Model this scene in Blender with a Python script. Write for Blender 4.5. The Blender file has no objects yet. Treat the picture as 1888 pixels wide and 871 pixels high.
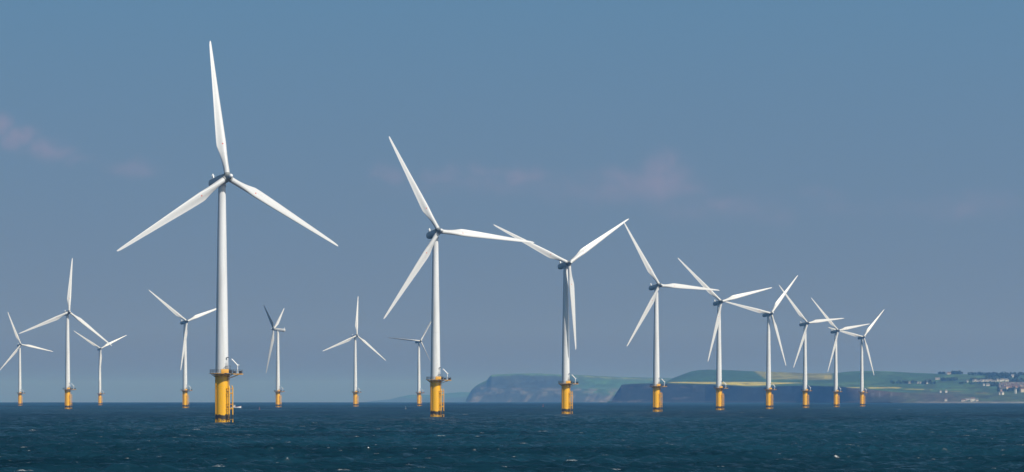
import bpy, bmesh, math, random
import numpy as np
from mathutils import Matrix, Vector

S = bpy.context.scene
COL = S.collection
random.seed(7)
RNG = np.random.default_rng(7)
R = math.radians

# ------------------------------------------------------------------ viewpoint
EYE = 7.8                     # metres above the water
RE = 1.8e7                    # effective earth radius (refraction over cold sea)
FPX = 5790.0                  # focal length in photo pixels (1888 wide)
CX = 944.0
CY = 742.0 - FPX * math.sqrt(2 * EYE / RE)   # row of eye level in the photo

cam_d = bpy.data.cameras.new('camera')
cam_d.sensor_width = 36.0
cam_d.lens = 36.0 * FPX / 1888.0
cam_d.shift_y = (CY - 435.5) / 1888.0
cam_d.clip_start = 1.0
cam_d.clip_end = 80000.0
cam = bpy.data.objects.new('camera', cam_d)
cam.location = (0, 0, EYE)
cam.rotation_euler = (R(90), 0, 0)
COL.objects.link(cam)
S.camera = cam

# ------------------------------------------------------------------ light
SUN_AZ, SUN_EL = 48.0, 40.0   # to the right of "behind the camera"
sd = Vector((math.sin(R(SUN_AZ)) * math.cos(R(SUN_EL)), -math.cos(R(SUN_AZ)) * math.cos(R(SUN_EL)), math.sin(R(SUN_EL))))
sun_d = bpy.data.lights.new('sun', 'SUN')
sun_d.energy = 4.4
sun_d.angle = R(0.53)
sun_d.color = (1.0, 0.965, 0.91)
sun = bpy.data.objects.new('sun', sun_d)
sun.rotation_euler = sd.to_track_quat('Z', 'Y').to_euler()
sun.location = (300, -300, 300)
COL.objects.link(sun)

S.view_settings.view_transform = 'Standard'
S.view_settings.look = 'None'
S.view_settings.exposure = 0.0
S.view_settings.gamma = 1.0
S.view_settings.use_curve_mapping = False
S.cycles.max_bounces = 6
S.cycles.volume_bounces = 0
S.cycles.transparent_max_bounces = 12

world = bpy.data.worlds.new('World')
S.world = world
world.use_nodes = True


class NT:
    """small helper round a node tree"""
    def __init__(self, tree, clear=True):
        self.t = tree
        if clear:
            tree.nodes.clear()

    def n(self, kind, **kw):
        nd = self.t.nodes.new(kind)
        for k, v in kw.items():
            if k.startswith('i_'):
                nd.inputs[k[2:].replace('_', ' ')].default_value = v
            else:
                setattr(nd, k, v)
        return nd

    def l(self, a, b):
        self.t.links.new(a, b)

    def math(self, op, a, b=None, clamp=False):
        m = self.t.nodes.new('ShaderNodeMath')
        m.operation = op
        m.use_clamp = clamp
        for i, v in enumerate((a, b)):
            if v is None:
                continue
            if isinstance(v, (int, float)):
                m.inputs[i].default_value = v
            else:
                self.l(v, m.inputs[i])
        return m.outputs[0]

    def mix(self, fac, a, b, blend='MIX'):
        m = self.t.nodes.new('ShaderNodeMix')
        m.data_type = 'RGBA'
        m.blend_type = blend
        for i, v in ((0, fac), (6, a), (7, b)):
            if isinstance(v, (int, float)):
                m.inputs[i].default_value = v
            elif isinstance(v, (tuple, list)):
                m.inputs[i].default_value = tuple(v) + (1.0,) if len(v) == 3 else v
            else:
                self.l(v, m.inputs[i])
        return m.outputs[2]

    def noise(self, vec, scale, detail=3.0, rough=0.55):
        nd = self.n('ShaderNodeTexNoise')
        nd.inputs['Scale'].default_value = scale
        nd.inputs['Detail'].default_value = detail
        nd.inputs['Roughness'].default_value = rough
        if vec is not None:
            self.l(vec, nd.inputs['Vector'])
        return nd.outputs['Fac']

    def ramp(self, fac, stops):
        r = self.n('ShaderNodeValToRGB')
        e = r.color_ramp.elements
        while len(e) < len(stops):
            e.new(0.5)
        for el, (p, c) in zip(e, stops):
            el.position = p
            el.color = tuple(c) + (1.0,) if len(c) == 3 else c
        self.l(fac, r.inputs[0])
        return r.outputs[0]

    def maprange(self, v, a, b, c, d, smooth=True):
        m = self.n('ShaderNodeMapRange')
        m.interpolation_type = 'SMOOTHSTEP' if smooth else 'LINEAR'
        self.l(v, m.inputs[0])
        for i, x in enumerate((a, b, c, d)):
            m.inputs[i + 1].default_value = x
        return m.outputs[0]


def build_world():
    w = NT(world.node_tree)
    sky = w.n('ShaderNodeTexSky')
    sky.sky_type = 'NISHITA'
    sky.sun_disc = False
    sky.sun_elevation = R(SUN_EL)
    sky.sun_rotation = R(180 - SUN_AZ)
    sky.altitude = 10
    sky.air_density = 1.0
    sky.dust_density = 0.6
    sky.ozone_density = 2.0
    tc = w.n('ShaderNodeTexCoord')
    # read the sky a little higher up, where it is clear blue rather than horizon-pale
    lift = w.n('ShaderNodeVectorMath', operation='ADD')
    lift.inputs[1].default_value = (0, 0, .6)
    w.l(tc.outputs['Generated'], lift.inputs[0])
    nrm = w.n('ShaderNodeVectorMath', operation='NORMALIZE')
    w.l(lift.outputs[0], nrm.inputs[0])
    w.l(nrm.outputs[0], sky.inputs[0])
    sx = w.n('ShaderNodeSeparateXYZ')
    w.l(tc.outputs['Generated'], sx.inputs[0])
    az = w.math('ARCTAN2', sx.outputs[0], sx.outputs[1])
    el = w.math('ARCSINE', sx.outputs[2])
    # thin fair-weather clouds far off, low above the horizon: (azimuth, elevation, half sizes, amount)
    blobs = []
    for px, py, rx, ry, a in ((5, 240, 30, 22, .9), (42, 262, 36, 20, 1.0), (95, 285, 50, 22, .8), (150, 298, 45, 18, .45), (250, 312, 60, 22, .55),
                              (720, 322, 44, 22, .6), (815, 325, 50, 22, .62), (900, 318, 44, 16, .5), (965, 325, 54, 22, .72),
                              (1090, 330, 40, 16, .45), (1150, 325, 55, 24, .6), (1215, 310, 42, 30, .9), (1255, 350, 60, 26, .65),
                              (1180, 350, 140, 40, .6), (1060, 345, 200, 34, .45), (1330, 385, 150, 34, .42), (1560, 385, 130, 26, .3), (870, 340, 190, 34, .42), (1215, 335, 70, 44, .8), (1340, 378, 85, 26, .55), (1420, 400, 80, 24, .4), (1510, 360, 60, 20, .34),
                              (1700, 390, 80, 24, .38), (1795, 385, 80, 30, .62), (820, 350, 170, 26, .35), (1080, 365, 170, 24, .3)):
        blobs.append(((px - CX) / FPX, (CY - py) / FPX, rx / FPX, ry / FPX, a))
    cv = w.n('ShaderNodeCombineXYZ')
    w.l(az, cv.inputs[0]); w.l(el, cv.inputs[1])
    warp = w.n('ShaderNodeTexNoise'); warp.inputs['Scale'].default_value = 110; warp.inputs['Detail'].default_value = 5
    w.l(cv.outputs[0], warp.inputs['Vector'])
    ws = w.n('ShaderNodeSeparateColor'); w.l(warp.outputs['Color'], ws.inputs[0])
    azw = w.math('ADD', az, w.math('MULTIPLY', w.math('SUBTRACT', ws.outputs[0], .5), .012))
    elw = w.math('ADD', el, w.math('MULTIPLY', w.math('SUBTRACT', ws.outputs[1], .5), .008))
    total = None
    for bx, by, rx, ry, a in blobs:
        dx = w.math('DIVIDE', w.math('SUBTRACT', azw, bx), rx)
        dy = w.math('DIVIDE', w.math('SUBTRACT', elw, by), ry)
        d2 = w.math('ADD', w.math('MULTIPLY', dx, dx), w.math('MULTIPLY', dy, dy))
        g = w.math('MULTIPLY', w.math('EXPONENT', w.math('MULTIPLY', d2, -1.0)), a)
        total = g if total is None else w.math('MAXIMUM', total, g)
    tex = w.noise(cv.outputs[0], 70.0, 6, .6)
    amt = w.math('MULTIPLY', total, w.maprange(tex, .3, .7, .5, 1.0))
    amt = w.maprange(amt, .04, .9, 0.0, 0.7)
    # broad faint unevenness of the haze layer
    deep = w.n('ShaderNodeVectorMath', operation='SCALE')      # deeper blue overhead
    w.l(sky.outputs[0], deep.inputs[0]); w.l(w.maprange(el, .13, .6, 1.0, .55), deep.inputs['Scale'])
    skyc = w.mix(1.0, deep.outputs[0], w.mix(w.maprange(el, .02, .125, 0, 1, False), w.mix(w.maprange(el, 0, .022, 0, 1, False), SKY_TINT_HORIZON, SKY_TINT_LOW), SKY_TINT), 'MULTIPLY')
    col = w.mix(amt, skyc, CLOUD_COL)
    bg = w.n('ShaderNodeBackground')
    bg.inputs['Strength'].default_value = SKY_STRENGTH
    w.l(col, bg.inputs[0])
    out = w.n('ShaderNodeOutputWorld')
    w.l(bg.outputs[0], out.inputs[0])


SKY_STRENGTH = 0.14
SKY_TINT = (.98, 1.17, 1.03)         # high up
SKY_TINT_HORIZON = (.86, .62, .60)   # murk right on the horizon
SKY_TINT_LOW = (1.26, 1.02, .82)     # greyer air towards the horizon
CLOUD_COL = (1.85, 1.95, 2.85)
build_world()


# ------------------------------------------------------------------ helpers
def sea_z(x, y):
    return -(x * x + y * y) / (2 * RE)


def z_at(px_y, d):
    """height of a point seen at photo row px_y at distance d (used to derive land heights)"""
    return EYE + d * (CY - px_y) / FPX


class MB:
    """collects verts and faces of one mesh"""
    def __init__(self):
        self.v, self.f, self.mi, self.sm = [], [], [], []

    def add(self, vs, fs, mi=0, smooth=True, M=None):
        o = len(self.v)
        for p in vs:
            p = Vector(p)
            self.v.append(tuple(M @ p if M else p))
        for f in fs:
            self.f.append([i + o for i in f]); self.mi.append(mi); self.sm.append(smooth)

    def box(self, c, s, M=None, mi=0, bev=0.0):
        bm = bmesh.new()
        bmesh.ops.create_cube(bm, size=1)
        bmesh.ops.scale(bm, vec=s, verts=bm.verts)
        if bev:
            bmesh.ops.bevel(bm, geom=bm.edges[:], offset=bev, segments=2, affect='EDGES', profile=.5)
        bmesh.ops.translate(bm, vec=c, verts=bm.verts)
        bm.verts.index_update()
        self.add([v.co[:] for v in bm.verts], [[v.index for v in f.verts] for f in bm.faces], mi, False, M)
        bm.free()

    def tube(self, pts, r, n=8, mi=0, M=None, cap=True, closed=False):
        pts = [Vector(p) for p in pts]
        rs = r if isinstance(r, (list, tuple)) else [r] * len(pts)
        vs, fs = [], []
        up0 = None
        m = len(pts)
        for i, p in enumerate(pts):
            if closed:
                t = pts[(i + 1) % m] - pts[i - 1]
            else:
                t = pts[min(i + 1, m - 1)] - pts[max(i - 1, 0)]
            t.normalize()
            if up0 is None:
                up0 = Vector((0, 0, 1)) if abs(t.z) < .9 else Vector((1, 0, 0))
            a = t.cross(up0).normalized()
            b = a.cross(t).normalized()
            for k in range(n):
                an = 2 * math.pi * k / n
                vs.append(p + (a * math.cos(an) + b * math.sin(an)) * rs[i])
        rng = m if closed else m - 1
        for i in range(rng):
            j = (i + 1) % m
            for k in range(n):
                k2 = (k + 1) % n
                fs.append([i * n + k, i * n + k2, j * n + k2, j * n + k])
        self.add(vs, fs, mi, True, M)
        if cap and not closed:
            o = len(self.v) - len(vs)
            self.f.append([o + k for k in range(n)][::-1]); self.mi.append(mi); self.sm.append(False)
            self.f.append([o + (m - 1) * n + k for k in range(n)]); self.mi.append(mi); self.sm.append(False)

    def lathe(self, prof, n=48, mi=0, M=None, capa=True, capb=True):
        """prof: (radius, z) list"""
        vs, fs = [], []
        for r, z in prof:
            for k in range(n):
                a = 2 * math.pi * k / n
                vs.append((r * math.cos(a), r * math.sin(a), z))
        for i in range(len(prof) - 1):
            for k in range(n):
                k2 = (k + 1) % n
                fs.append([i * n + k, i * n + k2, (i + 1) * n + k2, (i + 1) * n + k])
        self.add(vs, fs, mi, True, M)
        o = len(self.v) - len(vs)
        if capa:
            self.f.append([o + k for k in range(n)][::-1]); self.mi.append(mi); self.sm.append(False)
        if capb:
            q = o + (len(prof) - 1) * n
            self.f.append([q + k for k in range(n)]); self.mi.append(mi); self.sm.append(False)

    def mesh(self, name, mats, sharp=35):
        me = bpy.data.meshes.new(name)
        me.from_pydata(self.v, [], self.f)
        me.polygons.foreach_set('material_index', self.mi)
        me.polygons.foreach_set('use_smooth', self.sm)
        for m in (mats if isinstance(mats, (list, tuple)) else [mats]):
            me.materials.append(m)
        me.update()
        try:
            me.set_sharp_from_angle(angle=R(sharp))
        except Exception:
            pass
        return me


def link(name, data, parent=None, M=None):
    o = bpy.data.objects.new(name, data)
    COL.objects.link(o)
    if parent is not None:
        o.parent = parent
    if M is not None:
        o.matrix_local = M
    return o


def tag(o, label=None, cat=None, group=None, kind=None):
    for k, v in (('label', label), ('category', cat), ('group', group), ('kind', kind)):
        if v:
            o[k] = v
    return o


def grid_mesh(name, P, mat, cols=None, smooth=True):
    """P: (rows, columns, 3) array -> one sheet"""
    nr, nc, _ = P.shape
    me = bpy.data.meshes.new(name)
    nv = nr * nc
    me.vertices.add(nv)
    me.vertices.foreach_set('co', P.reshape(-1).astype(np.float32))
    i = np.arange(nv).reshape(nr, nc)
    q = np.stack([i[:-1, :-1], i[:-1, 1:], i[1:, 1:], i[1:, :-1]], -1).reshape(-1, 4)
    nf = len(q)
    me.loops.add(nf * 4)
    me.loops.foreach_set('vertex_index', q.reshape(-1).astype(np.int32))
    me.polygons.add(nf)
    me.polygons.foreach_set('loop_start', np.arange(nf, dtype=np.int32) * 4)
    me.polygons.foreach_set('use_smooth', np.full(nf, smooth))
    if cols is not None:
        at = me.color_attributes.new('tone', 'FLOAT_COLOR', 'POINT')
        c4 = np.concatenate([cols.reshape(-1, 3), np.ones((nv, 1))], 1)
        at.data.foreach_set('color', c4.reshape(-1).astype(np.float32))
    me.materials.append(mat)
    me.update(calc_edges=True)
    me.validate()
    return me


# value noise in numpy
_LAT = RNG.random((256, 256))


def vnoise(x, y):
    xi = np.floor(x).astype(int); yi = np.floor(y).astype(int)
    fx = x - xi; fy = y - yi
    fx = fx * fx * (3 - 2 * fx); fy = fy * fy * (3 - 2 * fy)
    g = lambda a, b: _LAT[a & 255, b & 255]
    return (g(xi, yi) * (1 - fx) + g(xi + 1, yi) * fx) * (1 - fy) + (g(xi, yi + 1) * (1 - fx) + g(xi + 1, yi + 1) * fx) * fy


def fbm(x, y, o=4):
    s = 0; a = .5
    for k in range(o):
        s = s + a * (vnoise(x + 17 * k, y + 31 * k) - .5)
        x = x * 2.03; y = y * 2.03; a *= .5
    return s


# ------------------------------------------------------------------ materials
def principled(name, rough=.5, base=(.5, .5, .5)):
    m = bpy.data.materials.new(name)
    m.use_nodes = True
    t = NT(m.node_tree)
    b = t.n('ShaderNodeBsdfPrincipled')
    b.inputs['Roughness'].default_value = rough
    b.inputs['Base Color'].default_value = tuple(base) + (1,)
    o = t.n('ShaderNodeOutputMaterial')
    t.l(b.outputs[0], o.inputs[0])
    return m, t, b


def mat_painted(name, base, dirt, rough=.45, scale=(.5, .5, .08), amount=.35, spots=False):
    """painted metal / gelcoat with faint weather streaks"""
    m, t, b = principled(name, rough)
    tc = t.n('ShaderNodeTexCoord')
    mp = t.n('ShaderNodeMapping')
    mp.inputs['Scale'].default_value = scale
    t.l(tc.outputs['Object'], mp.inputs[0])
    n = t.noise(mp.outputs[0], 1.0, 6, .6)
    f = t.maprange(n, .45, .75, 0, amount)
    col = t.mix(f, base, dirt)
    if spots:
        # the small red marker spot on the blade face
        vm = t.n('ShaderNodeVectorMath', operation='MULTIPLY')
        vm.inputs[1].default_value = (1, 0, 1)
        t.l(tc.outputs['Object'], vm.inputs[0])
        dd = t.n('ShaderNodeVectorMath', operation='DISTANCE')
        dd.inputs[1].default_value = (-0.35, 0, 11.2)
        t.l(vm.outputs[0], dd.inputs[0])
        col = t.mix(t.math('LESS_THAN', dd.outputs['Value'], .24), col, (.62, .10, .07))
    t.l(col, b.inputs['Base Color'])
    return m


M_TOWER = mat_painted('white_tower_paint', (.715, .72, .72), (.50, .49, .46), .4, (.7, .7, .045), .6)
M_BLADE = mat_painted('white_blade_gelcoat', (.62, .62, .61), (.50, .48, .45), .4, (1.4, 1.4, .1), .5, True)
M_NAC = mat_painted('pale_nacelle_paint', (.52, .53, .53), (.38, .38, .38), .45, (.8, .8, .8), .4)
M_HUB = mat_painted('grey_hub_casting', (.27, .28, .27), (.17, .175, .17), .5, (1.2, 1.2, 1.2), .5)
M_WHITE = mat_painted('white_steel_paint', (.72, .73, .73), (.55, .55, .52), .4, (1, 1, 1), .3)
M_DARK = mat_painted('dark_grey_steel', (.05, .055, .065), (.09, .07, .05), .55, (2, 2, 2), .5)
M_GRATE = mat_painted('platform_grating', (.16, .15, .13), (.28, .17, .05), .6, (1, 1, 1), .5)
M_ORANGE = mat_painted('yellow_steel_trim', (.72, .36, .04), (.5, .22, .03), .5, (1.5, 1.5, 1.5), .4)


def mat_pile():
    m, t, b = principled('yellow_foundation_paint', .42)
    tc = t.n('ShaderNodeTexCoord')
    sx = t.n('ShaderNodeSeparateXYZ'); t.l(tc.outputs['Object'], sx.inputs[0])
    z = sx.outputs[2]
    n1 = t.noise(tc.outputs['Object'], .5, 5, .6)
    n2 = t.noise(tc.outputs['Object'], 2.2, 6, .7)
    mp = t.n('ShaderNodeMapping'); mp.inputs['Scale'].default_value = (1.4, 1.4, .12)
    t.l(tc.outputs['Object'], mp.inputs[0])
    streak = t.noise(mp.outputs[0], 1.0, 5, .6)
    col = t.mix(t.maprange(streak, .5, .8, 0, .3), (.84, .43, .008), (.64, .27, .012))
    zz = t.math('ADD', z, t.math('MULTIPLY', t.math('SUBTRACT', n1, .5), 3.2))
    weed = t.math('MULTIPLY', t.maprange(zz, .95, 1.7, 0, 1), t.maprange(zz, 2.95, 2.6, 0, 1))
    col = t.mix(weed, col, (.035, .03, .022))
    low = t.math('MULTIPLY', t.maprange(z, 1.6, 1.0, 0, 1), t.maprange(n2, .42, .62, 0, 1))
    col = t.mix(low, col, (.13, .075, .02))
    wet = t.maprange(z, .35, .1, 0, .8)
    col = t.mix(wet, col, (.06, .045, .02))
    t.l(col, b.inputs['Base Color'])
    return m


M_PILE = mat_pile()


SEA_SLOPE = 3.0
SEA_LEAN = (0.02, -.26, 0)   # the wave faces one sees are the ones leaning this way


def mat_sea():
    m, t, b = principled('sea_water', .22)
    b.inputs['IOR'].default_value = 1.333
    b.inputs['Specular IOR Level'].default_value = .22
    tc = t.n('ShaderNodeTexCoord')
    n0 = t.noise(tc.outputs['Object'], .012, 4, .55)
    mp0 = t.n('ShaderNodeMapping'); mp0.inputs['Scale'].default_value = (.004, .0011, 1)
    t.l(tc.outputs['Object'], mp0.inputs[0])
    n3 = t.noise(mp0.outputs[0], 1.0, 3, .5)
    f = t.math('ADD', t.math('MULTIPLY', n0, .5), t.math('MULTIPLY', n3, .5))
    col = t.mix(t.maprange(f, .35, .65, 0, 1), (.0012, .012, .019), (.006, .037, .058))
    t.l(col, b.inputs['Base Color'])
    # ripples too fine for the mesh: their slopes tilt the normal directly
    mp = t.n('ShaderNodeMapping'); mp.inputs['Rotation'].default_value = (0, 0, R(-22)); mp.inputs['Scale'].default_value = (.5, 1.0, 1)
    t.l(tc.outputs['Object'], mp.inputs[0])
    acc = None
    for sc, am in ((.30, .30), (1.3, .42), (5.0, .30)):
        nd = t.n('ShaderNodeTexNoise'); nd.inputs['Scale'].default_value = sc; nd.inputs['Detail'].default_value = 2
        t.l(mp.outputs[0], nd.inputs['Vector'])
        v = t.n('ShaderNodeVectorMath', operation='MULTIPLY_ADD')
        v.inputs[1].default_value = (am * .8, am, 0)
        v.inputs[2].default_value = (-am * .4, -am * .5, 0)
        t.l(nd.outputs['Color'], v.inputs[0])
        if acc is None:
            acc = v.outputs[0]
        else:
            ad = t.n('ShaderNodeVectorMath', operation='ADD'); t.l(acc, ad.inputs[0]); t.l(v.outputs[0], ad.inputs[1]); acc = ad.outputs[0]
    ge = t.n('ShaderNodeNewGeometry')
    sc_ = t.n('ShaderNodeVectorMath', operation='SCALE'); t.l(t.maprange(f, .32, .68, SEA_SLOPE * .55, SEA_SLOPE * 1.35), sc_.inputs['Scale'])
    t.l(acc, sc_.inputs[0])
    ad = t.n('ShaderNodeVectorMath', operation='ADD'); t.l(ge.outputs['Normal'], ad.inputs[0]); t.l(sc_.outputs[0], ad.inputs[1])
    ln = t.n('ShaderNodeVectorMath', operation='ADD'); ln.inputs[1].default_value = SEA_LEAN; t.l(ad.outputs[0], ln.inputs[0])
    ad = ln
    nz = t.n('ShaderNodeVectorMath', operation='NORMALIZE'); t.l(ad.outputs[0], nz.inputs[0])
    t.l(nz.outputs[0], b.inputs['Normal'])
    return m


M_SEA = mat_sea()


def mat_foam():
    m, t, b = principled('sea_foam', .8, (.50, .53, .54))
    tc = t.n('ShaderNodeTexCoord')
    n = t.noise(tc.outputs['Object'], 2.2, 5, .7)
    a = t.maprange(n, .42, .68, .0, .66)
    b.inputs['Alpha'].default_value = 1
    t.l(a, b.inputs['Alpha'])
    return m


M_FOAM = mat_foam()


def mat_land():
    m, t, b = principled('land_surface', .9)
    at = t.n('ShaderNodeVertexColor'); at.layer_name = 'tone'
    tc = t.n('ShaderNodeTexCoord')
    n = t.noise(tc.outputs['Object'], .02, 5, .65)
    mp = t.n('ShaderNodeMapping'); mp.inputs['Scale'].default_value = (.022, .004, .05)
    t.l(tc.outputs['Object'], mp.inputs[0])
    n2 = t.noise(mp.outputs[0], 1.0, 6, .7)
    f = t.math('MULTIPLY', t.maprange(n, .3, .7, .55, 1.45, False), t.maprange(n2, .3, .7, .5, 1.5, False))
    c = t.mix(1.0, at.outputs[0], f, 'MULTIPLY')
    t.l(c, b.inputs['Base Color'])
    return m


M_LAND = mat_land()

# ------------------------------------------------------------------ sea
WIND = R(115)      # direction the waves run (from +x towards +y)
_NW = 110
_wl = np.exp(RNG.uniform(math.log(1.6), math.log(26), _NW))
_wd = WIND + RNG.normal(0, .55, _NW)
_k = 2 * math.pi / _wl
_amp = .0122 * _wl ** .72 * np.exp(-(_wl / 22.0) ** 2) * RNG.uniform(.5, 1.4, _NW)
_ph = RNG.uniform(0, 2 * math.pi, _NW)


def wave_field(x, y, res=None, chop=True):
    h = np.zeros_like(x); dx = np.zeros_like(x); dy = np.zeros_like(x)
    gust = .75 + .9 * (fbm(x / 60., y / 90., 3) + .25)
    for i in range(_NW):
        a = _amp[i]
        if res is not None:
            a = a * np.clip((_wl[i] / res - 2.0) / 2.0, 0, 1)
        c, s = math.cos(_wd[i]), math.sin(_wd[i])
        p = _k[i] * (c * x + s * y) + _ph[i]
        sp = np.sin(p)
        h += a * np.cos(p)
        if chop:
            dx -= .8 * a * c * sp
            dy -= .8 * a * s * sp
    return h * gust, dx * gust, dy * gust


def build_sea():
    ys = [-420., -300, -200, -120, -60, -20, 20, 60, 110, 160, 210, 250, 280, 300]
    y = 300.
    while y < 30000:
        y += .42 * max(1.0, (y / 420.)) ** 2.15
        ys.append(y)
    ys = np.array(ys)
    u = np.concatenate([-np.linspace(1, .56, 40)[:-1], np.linspace(-.56, .56, 1050), np.linspace(.56, 1, 40)[1:]])
    wd = 75 + .29 * np.maximum(ys, 0)
    X = u[None, :] * wd[:, None]
    Y = np.repeat(ys[:, None], len(u), 1)
    res = np.maximum(np.gradient(ys)[:, None] * .55, (np.gradient(u)[None, :] * wd[:, None]))
    h, dx, dy = wave_field(X, Y, res)
    Z = sea_z(X, Y) + h
    P = np.stack([X + dx, Y + dy, Z], -1)
    o = link('sea', grid_mesh('sea', P, M_SEA))
    tag(o, 'choppy dark teal sea reaching to the horizon', 'sea', kind='structure')
    return len(ys)


NROWS = build_sea()


def build_foam():
    """scattered small breaking crests"""
    rows = []
    n = 220
    for _ in range(n):
        t = RNG.random()
        py = 751 + 125 * t ** 1.15
        d = None
        # distance from the dip below eye level
        a = (py - CY) / FPX
        d = EYE / a if a > 0 else 12000
        for _k2 in range(6):
            d = EYE / max(a - d / (2 * RE), 2e-4)
        if d > 6000:
            continue
        x = RNG.uniform(-.2, .2) * d
        rows.append((x, d + RNG.uniform(-.02, .02) * d))
    xs = np.array([r[0] for r in rows]); ys = np.array([r[1] for r in rows])
    # move each onto the nearest crest along the running direction
    c, s = math.cos(WIND), math.sin(WIND)
    best = np.full(len(xs), -9.); bx = xs.copy(); by = ys.copy()
    for st in np.arange(-7, 7.1, .5):
        h, _, _ = wave_field(xs + st * c, ys + st * s, None, False)
        m = h > best
        best = np.where(m, h, best)
        bx = np.where(m, xs + st * c, bx); by = np.where(m, ys + st * s, by)
    h, dx, dy = wave_field(bx, by)
    mb = MB()
    for i in range(len(xs)):
        far = max(1.0, by[i] / 900.)
        big = RNG.random() ** 3.5
        L = (.5 + 2.3 * big) * far ** .55 * RNG.uniform(.7, 1.2)
        H = (.045 + .085 * big) * far ** .55
        W = .5 + .6 * big
        ang = WIND - math.pi / 2 + RNG.normal(0, .25)
        nu, nv = 13, 5
        px0, py0, pz0 = bx[i] + dx[i], by[i] + dy[i], h[i] + sea_z(bx[i], by[i])
        vs, fs = [], []
        sd_ = RNG.uniform(0, 200)
        for a in range(nu):
            q = a / (nu - 1) * 2 - 1
            env = (1 - q * q) ** .6
            for b in range(nv):
                r = b / (nv - 1) * 2 - 1
                nz = float(fbm(np.array([q * 3.5 * max(1, L / 2) + sd_]), np.array([r * 1.5 + sd_]), 3)[0])
                hz = H * env * max(0, 1 - r * r) * (1 + 3.2 * nz)
                lx = q * L * .5
                ly = r * W * .5 * (.4 + .6 * env) + nz * .5
                vs.append((px0 + lx * math.cos(ang) - ly * math.sin(ang), py0 + lx * math.sin(ang) + ly * math.cos(ang), pz0 + hz - .03))
        for a in range(nu - 1):
            for b in range(nv - 1):
                fs.append([a * nv + b, (a + 1) * nv + b, (a + 1) * nv + b + 1, a * nv + b + 1])
        mb.add(vs, fs)
    for X, D in ((-94.5, 1023.1), (-32.9, 1349.6), (28.5, 1666.4), (91.4, 1989.4), (152.6, 2316.0)):
        for k in range(16):
            a = RNG.uniform(0, 6.283)
            rr = 2.3 + RNG.uniform(0, 1.1)
            qx, qy = X + rr * math.cos(a), D + rr * math.sin(a)
            hh = float(wave_field(np.array([qx]), np.array([qy]))[0][0]) + sea_z(qx, qy)
            L = RNG.uniform(.5, 1.3)
            tx, ty = -math.sin(a) * L / 2, math.cos(a) * L / 2
            vs = []
            for q in (-1, -.5, 0, .5, 1):
                for r_, hz in ((-.3, -.04), (0, .16 * (1 - q * q * .8) * RNG.uniform(.5, 1.3)), (.3, -.04)):
                    vs.append((qx + q * tx + r_ * math.cos(a), qy + q * ty + r_ * math.sin(a), hh + hz))
            mb.add(vs, [[i * 3 + j, (i + 1) * 3 + j, (i + 1) * 3 + j + 1, i * 3 + j + 1] for i in range(4) for j in range(2)])
    o = link('sea_foam', mb.mesh('sea_foam', M_FOAM, 180))
    tag(o, 'small white breaking crests scattered over the choppy sea', 'sea foam', kind='stuff')


build_foam()

# ------------------------------------------------------------------ land
GREEN = np.array((.030, .088, .030)); DKGREEN = np.array((.014, .052, .024)); LTGREEN = np.array((.062, .125, .036))
YELLOW = np.array((.44, .38, .05)); TAN = np.array((.19, .185, .05)); ROCK = np.array((.026, .034, .036)); PALEROCK = np.array((.125, .115, .11))  # ROCK is darker than real stone: the cliffs' shade is put into its colour
BROWN = np.array((.085, .062, .05)); SAND = np.array((.27, .25, .25)); HEDGE = np.array((.018, .032, .016))


def itp(px, tab):
    return np.interp(px, [a for a, b in tab], [b for a, b in tab])


def base_row(d):
    return CY + FPX * (EYE / d + d / (2 * RE))


class Land:
    """a stretch of coast: for each azimuth, stations from the waterline to the ridge and down behind"""
    def __init__(self, name, px, stations, paint, label, cat, nsub=14, rough=1.0):
        # stations: list of (distance array, photo row array or None for sea level)
        self.px = px
        D, Z = [], []
        Ds = [s[0] * np.ones_like(px) for s in stations]
        Zs = [(-(d * d) / (2 * RE) - .5 if s[1] is None else z_at(np.minimum(s[1], base_row(d) + .3), d)) for s, d in zip(stations, Ds)]
        for k in range(len(Ds) - 1):
            m = stations[k][2] if len(stations[k]) > 2 else nsub
            for j in range(m):
                t = j / m
                D.append(Ds[k] * (1 - t) + Ds[k + 1] * t); Z.append(Zs[k] * (1 - t) + Zs[k + 1] * t)
        D.append(Ds[-1]); Z.append(Zs[-1])
        D = np.array(D); Z = np.array(Z)
        # soften the breaks a little except at the cliff
        X = (px[None, :] - CX) / FPX * D
        hgt = np.clip((Z + D * D / (2 * RE)) / 40., 0, 1)
        n = fbm(X / 90., D / 90., 5)
        Dn = D + rough * hgt * n * 60
        Zn = Z + rough * hgt * fbm(X / 140. + 9, D / 140. + 3, 4) * 7
        self.X = X; self.D = Dn; self.Z = Zn
        self.rows = CY - FPX * (Zn - EYE) / Dn
        P = np.stack([X, Dn, Zn], -1)
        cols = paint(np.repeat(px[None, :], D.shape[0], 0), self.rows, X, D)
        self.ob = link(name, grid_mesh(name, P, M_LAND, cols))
        tag(self.ob, label, cat, kind='structure')

    def hit(self, px, row):
        """ground point seen from the viewpoint at that photo position"""
        j = int(np.clip(np.searchsorted(self.px, px), 1, len(self.px) - 1))
        r = self.rows[:, j]
        ok = np.where(r <= row)[0]
        if len(ok) == 0:
            i = int(np.argmin(r)); t = 0; i0 = i
        else:
            i = int(ok[0]); i0 = max(i - 1, 0)
            t = 0 if i == i0 else (r[i0] - row) / max(r[i0] - r[i], 1e-6)
        d = self.D[i0, j] * (1 - t) + self.D[i, j] * t
        z = self.Z[i0, j] * (1 - t) + self.Z[i, j] * t
        return Vector(((px - CX) / FPX * d, d, z))


def blend(a, b, f):
    return a * (1 - f[..., None]) + b * f[..., None]


def sstep(a, b, x):
    t = np.clip((x - a) / (b - a), 0, 1)
    return t * t * (3 - 2 * t)


def band(x, a, b, s):
    return sstep(a - s, a + s, x) * (1 - sstep(b - s, b + s, x))


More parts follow.
